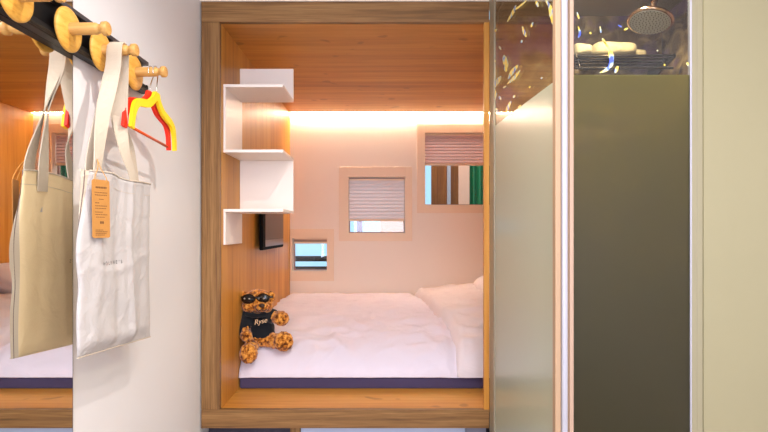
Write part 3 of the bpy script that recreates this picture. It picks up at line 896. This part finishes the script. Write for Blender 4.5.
# rainbow light reflections, painted as coloured flecks on the panes
def rainbow_light_mat():
    m, nt, N, L, b = newmat('painted_rainbow_light')
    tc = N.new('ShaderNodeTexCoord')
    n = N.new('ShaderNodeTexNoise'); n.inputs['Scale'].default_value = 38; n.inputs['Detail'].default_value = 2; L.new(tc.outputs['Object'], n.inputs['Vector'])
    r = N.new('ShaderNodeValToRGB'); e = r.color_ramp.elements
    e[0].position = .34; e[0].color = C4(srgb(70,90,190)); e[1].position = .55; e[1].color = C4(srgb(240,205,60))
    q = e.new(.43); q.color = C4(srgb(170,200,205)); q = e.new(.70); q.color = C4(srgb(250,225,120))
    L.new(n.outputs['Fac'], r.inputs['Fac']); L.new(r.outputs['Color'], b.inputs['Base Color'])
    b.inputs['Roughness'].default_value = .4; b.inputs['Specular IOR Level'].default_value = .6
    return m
RAINBOW_LIGHT = rainbow_light_mat()
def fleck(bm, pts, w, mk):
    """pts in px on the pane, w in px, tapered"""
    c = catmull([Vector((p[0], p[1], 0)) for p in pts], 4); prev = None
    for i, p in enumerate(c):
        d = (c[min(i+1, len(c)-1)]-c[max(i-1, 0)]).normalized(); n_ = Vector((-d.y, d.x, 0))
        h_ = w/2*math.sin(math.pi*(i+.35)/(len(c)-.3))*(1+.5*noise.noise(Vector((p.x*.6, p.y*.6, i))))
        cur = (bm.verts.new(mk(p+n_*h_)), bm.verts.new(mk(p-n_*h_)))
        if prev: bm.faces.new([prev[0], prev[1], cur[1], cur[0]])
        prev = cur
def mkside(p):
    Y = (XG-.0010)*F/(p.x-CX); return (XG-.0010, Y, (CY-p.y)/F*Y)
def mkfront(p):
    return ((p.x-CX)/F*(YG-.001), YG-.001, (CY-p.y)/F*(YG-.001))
bm = bmesh.new()
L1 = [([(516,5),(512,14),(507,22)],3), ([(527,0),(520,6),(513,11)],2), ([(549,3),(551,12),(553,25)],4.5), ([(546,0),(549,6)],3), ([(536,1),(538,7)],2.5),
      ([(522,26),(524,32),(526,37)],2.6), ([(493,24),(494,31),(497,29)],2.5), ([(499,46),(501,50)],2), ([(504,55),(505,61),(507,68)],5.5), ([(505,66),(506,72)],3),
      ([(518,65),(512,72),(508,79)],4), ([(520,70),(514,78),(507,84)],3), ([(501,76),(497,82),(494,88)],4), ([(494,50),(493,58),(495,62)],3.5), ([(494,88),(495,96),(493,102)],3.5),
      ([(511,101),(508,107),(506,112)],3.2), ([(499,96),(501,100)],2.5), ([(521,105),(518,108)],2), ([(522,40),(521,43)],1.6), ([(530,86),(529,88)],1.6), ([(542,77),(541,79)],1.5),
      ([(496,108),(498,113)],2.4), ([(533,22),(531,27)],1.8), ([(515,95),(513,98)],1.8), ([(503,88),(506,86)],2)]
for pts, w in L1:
    bm = bmesh.new(); fleck(bm, pts, w, mkside); obj('painted_light_fleck', bm, RAINBOW_LIGHT, SIDEG)

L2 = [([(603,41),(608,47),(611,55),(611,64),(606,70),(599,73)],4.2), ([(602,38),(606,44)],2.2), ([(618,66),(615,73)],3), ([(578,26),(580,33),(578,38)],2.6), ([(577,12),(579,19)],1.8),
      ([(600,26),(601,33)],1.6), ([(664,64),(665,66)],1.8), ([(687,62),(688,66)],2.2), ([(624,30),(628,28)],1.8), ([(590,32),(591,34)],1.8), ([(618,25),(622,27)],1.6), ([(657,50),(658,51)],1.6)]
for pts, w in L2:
    bm = bmesh.new(); fleck(bm, pts, w, mkfront); obj('painted_light_fleck', bm, RAINBOW_LIGHT, FRONTG)

# shower head
c0 = P(650, 21, 1.80)
shd = thing('overhead_shower', c0, 'round chrome rain shower head on a short arm from the shower ceiling', 'shower head')
ax = Vector((-.30, -.20, -1)).normalized()
bm = bmesh.new()
lathe(bm, c0-ax*.036, ax, [(0,.012),(.008,.016),(.014,.030),(.020,.052),(.028,.068),(.034,.0725),(.040,.071),(.042,.066)], 48)
obj('head', bm, CHROME_W, shd)
bm = bmesh.new(); lathe(bm, c0+ax*.0062, ax, [(0,.064),(.002,.063)], 48)
pl_ = obj('spray_plate', bm, NOZ, shd)
bm = bmesh.new(); d_, u_, v_ = frame_between(ax)
for ring, cnt in ((0,1),(.012,6),(.022,12),(.032,18),(.042,24),(.052,30),(.060,34)):
    for i in range(cnt):
        a_ = 2*math.pi*i/cnt+ring*30
        lathe(bm, c0+ax*.0083+u_*math.cos(a_)*ring+v_*math.sin(a_)*ring, ax, [(0,.0020),(.002,.0012)], 6)
obj('nozzles', bm, NOZD, pl_)
bm = bmesh.new()
lathe(bm, c0-ax*.052, ax, [(0,.010),(.004,.016),(.014,.017),(.020,.012)], 24)
tube(bm, [c0-ax*.046, c0-ax*.07, c0-ax*.10+Vector((.002,.004,.01)), Vector((c0.x+.010, c0.y+.012, ZS-.001))], .010, 14, 6)
lathe(bm, (c0.x+.010, c0.y+.012, ZS-.009), (0,0,1), [(0,.012),(.003,.027),(.0085,.028)], 28)
obj('arm', bm, CHROME_W, shd)

# towel rack and towels
YR = 2.06; zr = (CY-60)/F*YR
rk = thing('towel_rack', (.93, YS, zr-.06), 'dark steel towel rack on the marble back wall of the shower', 'towel rack')
bm = bmesh.new()
for i in range(5):
    y_ = YR-.05+.038*i
    tube(bm, [(.735, y_, zr), (1.12, y_, zr)], .005, 10)
obj('shelf_rods', bm, RACK, rk)
for x_ in (.742, 1.113):
    bm = bmesh.new(); prism(bm, [(YR-.06, zr-.008), (YR-.06, zr+.006), (YS-.0005, zr+.006), (YS-.0005, zr-.055), (YS-.02, zr-.055)], x_-.003, x_+.003, 'x')
    obj('bracket', bm, RACK, rk)
bm = bmesh.new(); tube(bm, [(.742, YR-.045, zr-.045), (1.113, YR-.045, zr-.045)], .005, 10); 
for x_ in (.76, 1.09): tube(bm, [(x_, YR-.045, zr-.045), (x_, YR-.02, zr-.004)], .0035, 8)
obj('hanging_bar', bm, RACK, rk)
def towel(x0_, x1_, z0_, hh, dy, label):
    bm = bmesh.new(); n = 30; m_ = 22; rows = []
    for i in range(n+1):
        u = i/n; x = x0_+(x1_-x0_)*u; e = max(.02, (1-abs(2*u-1)**7))**.5
        r_ = []
        for j in range(m_):
            a_ = 2*math.pi*j/m_
            ca, sa = math.cos(a_), math.sin(a_)
            sx = abs(ca)**.6*(1 if ca > 0 else -1); sz = abs(sa)**.7*(1 if sa > 0 else -1)
            k_ = e*(1+.05*noise.noise(Vector((x*20, a_, z0_*9))))
            r_.append(bm.verts.new((x, YR+dy+sx*.060*k_, z0_+hh/2+sz*hh/2*k_*(1+.12*math.sin(u*4+1)))))
        rows.append(r_)
    for A, C in zip(rows, rows[1:]):
        for j in range(m_): bm.faces.new([A[j], A[(j+1) % m_], C[(j+1) % m_], C[j]])
    bm.faces.new(rows[0]); bm.faces.new(list(reversed(rows[-1])))
    bmesh.ops.recalc_face_normals(bm, faces=bm.faces)
    o = obj('rolled_towel', bm, TOWEL, smooth=True)
    tag(o, label, 'towel')
towel(.815, .985, zr+.0055, .053, 0, 'rolled cream towel, the middle one of the three on the rack')
towel(.950, 1.048, zr+.0055, .045, .06, 'rolled cream towel at the right end of the rack, partly behind its neighbour')
towel(.738, .811, zr+.0055, .046, .0, 'rolled cream towel at the left end of the rack by the corner profile')

# ------------------------------------------------------------------ beyond the little windows
def place(name, bm, mat, label, cat, smooth=False):
    return tag(obj(name, bm, mat, smooth=smooth), label, cat)
YO = 5.0
def X(px, Y=YO): return (px-CX)/F*Y
def Z(py, Y=YO): return (CY-py)/F*Y
MB = wood('dark_slat', srgb(92,52,24), srgb(128,76,36), srgb(150,92,48), (60, 60, 2))
place('wooden_board', B(X(431.5), X(447), YO, YO+.05, FZ, 1.1, .002), MB, 'brown wooden board behind the largest window, left of the metal post', 'board')
place('wooden_board', B(X(450.5), X(458.5), YO, YO+.05, FZ, 1.1, .002), MB, 'narrow brown wooden board behind the largest window, right of the metal post', 'board')
place('metal_post', B(X(447), X(450.5), YO-.02, YO+.03, FZ, 1.1, .004), ALU_B, 'pale metal post between the two brown boards behind the largest window', 'post')
place('partition_panel', B(X(458.5), X(469.5), YO, YO+.05, FZ, 1.1), plain('rosy_beige_panel', srgb(226,176,150), .5), 'narrow rosy beige panel behind the largest window beside the green curtain', 'panel')
bm = bmesh.new(); prev = None
x0_, x1_ = X(470), X(540)
for i in range(141):
    x = x0_+(x1_-x0_)*i/140; y = YO+.03+.025*math.sin(i*.55)+.01*math.sin(i*.21)
    cur = (bm.verts.new((x, y, FZ+.02)), bm.verts.new((x, y, 1.1)))
    if prev: bm.faces.new([prev[0], cur[0], cur[1], prev[1]]).smooth = True
    prev = cur
o = place('green_curtain', bm, plain('green_cloth', srgb(16,104,64), .55), 'green curtain hanging behind the right side of the largest window', 'curtain')
o.modifiers.new('t', 'SOLIDIFY').thickness = .003
place('partition_panel', B(X(380), X(418), YO, YO+.05, FZ, 1.1), plain('peach_panel', srgb(240,190,150), .5), 'peach panel seen below the middle blind, filling its right half', 'panel')
place('metal_post', B(X(357), X(362.5), YO, YO+.05, FZ, 1.1, .003), plain('mauve_post', srgb(150,112,150), .5), 'mauve post seen through the middle window under the blind', 'post')
rg = thing('railing', (-.62, YO, FZ), 'railing with dark horizontal bars outside the smallest window', 'railing')
obj('bar', B(-1.05, -.28, YO, YO+.03, Z(261.5), Z(256), .003), BLACK, rg)
obj('bar', B(-1.05, -.28, YO, YO+.03, Z(273), Z(266.5), .003), plain('dark_brown_bar', srgb(64,38,24), .5), rg, label='dark brown lower bar')
for x_ in (-1.05, -.31): obj('post', B(x_, x_+.03, YO+.031, YO+.06, FZ, Z(255), .003), BLACK, rg)

# ------------------------------------------------------------------ lamps and added fill lights
def spot(loc, target, power, size=.012, angle=100, col=(1, .95, .92), blend=.6):
    l = bpy.data.lights.new('downlight_lamp', 'SPOT'); l.energy = power; l.shadow_soft_size = size; l.spot_size = math.radians(angle); l.spot_blend = blend; l.color = col
    o = bpy.data.objects.new('downlight_lamp', l); link(o); o.location = loc
    o.rotation_euler = (Vector(target)-Vector(loc)).to_track_quat('-Z', 'Y').to_euler(); o['w'] = tuple(loc); return o
def area(name, loc, target, power, sx, sy, col):
    l = bpy.data.lights.new(name, 'AREA'); l.energy = power; l.shape = 'RECTANGLE'; l.size = sx; l.size_y = sy; l.color = col
    o = bpy.data.objects.new(name, l); link(o); o.location = loc
    o.rotation_euler = (Vector(target)-Vector(loc)).to_track_quat('-Z', 'Y').to_euler(); return o
DL = [((.10, 1.18), 42), ((.30, .35), 28), ((-.2, -.6), 26)]
LENS = emis('downlight_lens', (1, .94, .88), 6)
for i, ((x_, y_), pw_) in enumerate(DL):
    t = thing('ceiling_downlight', (x_, y_, CZ-.006), 'small round recessed ceiling downlight', 'ceiling light', 'recessed downlights in the room ceiling')
    bm = bmesh.new()
    lathe(bm, (x_, y_, CZ-.006), (0, 0, 1), [(0,.030),(0,.042),(.0055,.045)], 32, cap=False)
    obj('ring', bm, ALU_B, t)
    bm = bmesh.new(); lathe(bm, (x_, y_, CZ-.003), (0, 0, 1), [(0,.030),(.0028,.030)], 32); obj('lens', bm, LENS, t)
    spot((x_, y_, CZ-.02), (x_, y_, FZ), pw_, .012, 150)
area('rear_doorway_light', (.3, -1.7, .1), (.1, 2.3, -.3), 74, 1.6, 1.9, (.72, .79, 1))
area('added_ceiling_fill', (.3, -.2, CZ-.03), (.3, -.2, FZ), 24, .9, 1.2, (1, .96, .95))  # soft fill added to brighten the room, no fixture modelled
area('added_side_room_fill', (.3, 4.55, 1.12), (.3, 4.7, -1), 11, 1.4, .3, (1, .80, .62))  # unseen warm light added to lift the boards and blinds
# lamp in the shower ceiling
t = thing('shower_downlight', (.80, 1.72, ZS-.008), 'round downlight in the shower ceiling', 'ceiling light')
bm = bmesh.new(); lathe(bm, (.80, 1.72, ZS-.006), (0, 0, 1), [(0,.032),(.0055,.045)], 32); obj('ring', bm, ALU_B, t)
l = spot((.80, 1.72, ZS-.03), (.80, 1.80, FZ), 26, .03, 165, (1, .86, .6))

w = bpy.data.worlds.new('World'); S.world = w; w.use_nodes = True
bg = w.node_tree.nodes['Background']; bg.inputs[0].default_value = C4((.42, .70, .92)); bg.inputs[1].default_value = 1.3

# ------------------------------------------------------------------ lift everything so that the floor is z = 0
for o in list(COL.objects):
    if o.parent is None: o.location.z += H
    if 'w' in o: del o['w']
cam = bpy.data.cameras.new('camera'); co = bpy.data.objects.new('camera', cam); link(co)
co.location = (0, 0, H); co.rotation_euler = (math.pi/2, 0, 0)
cam.sensor_width = 36; cam.lens = 36*F/768; cam.shift_x = (384-CX)/768; cam.shift_y = (CY-216)/768; cam.clip_start = .02
S.camera = co
S.view_settings.view_transform = 'Standard'; S.view_settings.look = 'None'; S.view_settings.gamma = 1; S.view_settings.use_curve_mapping = False
S.view_settings.exposure = .12
S.cycles.use_denoising = True
S.cycles.max_bounces = 12; S.cycles.transparent_max_bounces = 16
S.cycles.caustics_reflective = True; S.cycles.blur_glossy = .5; S.cycles.sample_clamp_indirect = 6; S.cycles.caustics_refractive = False
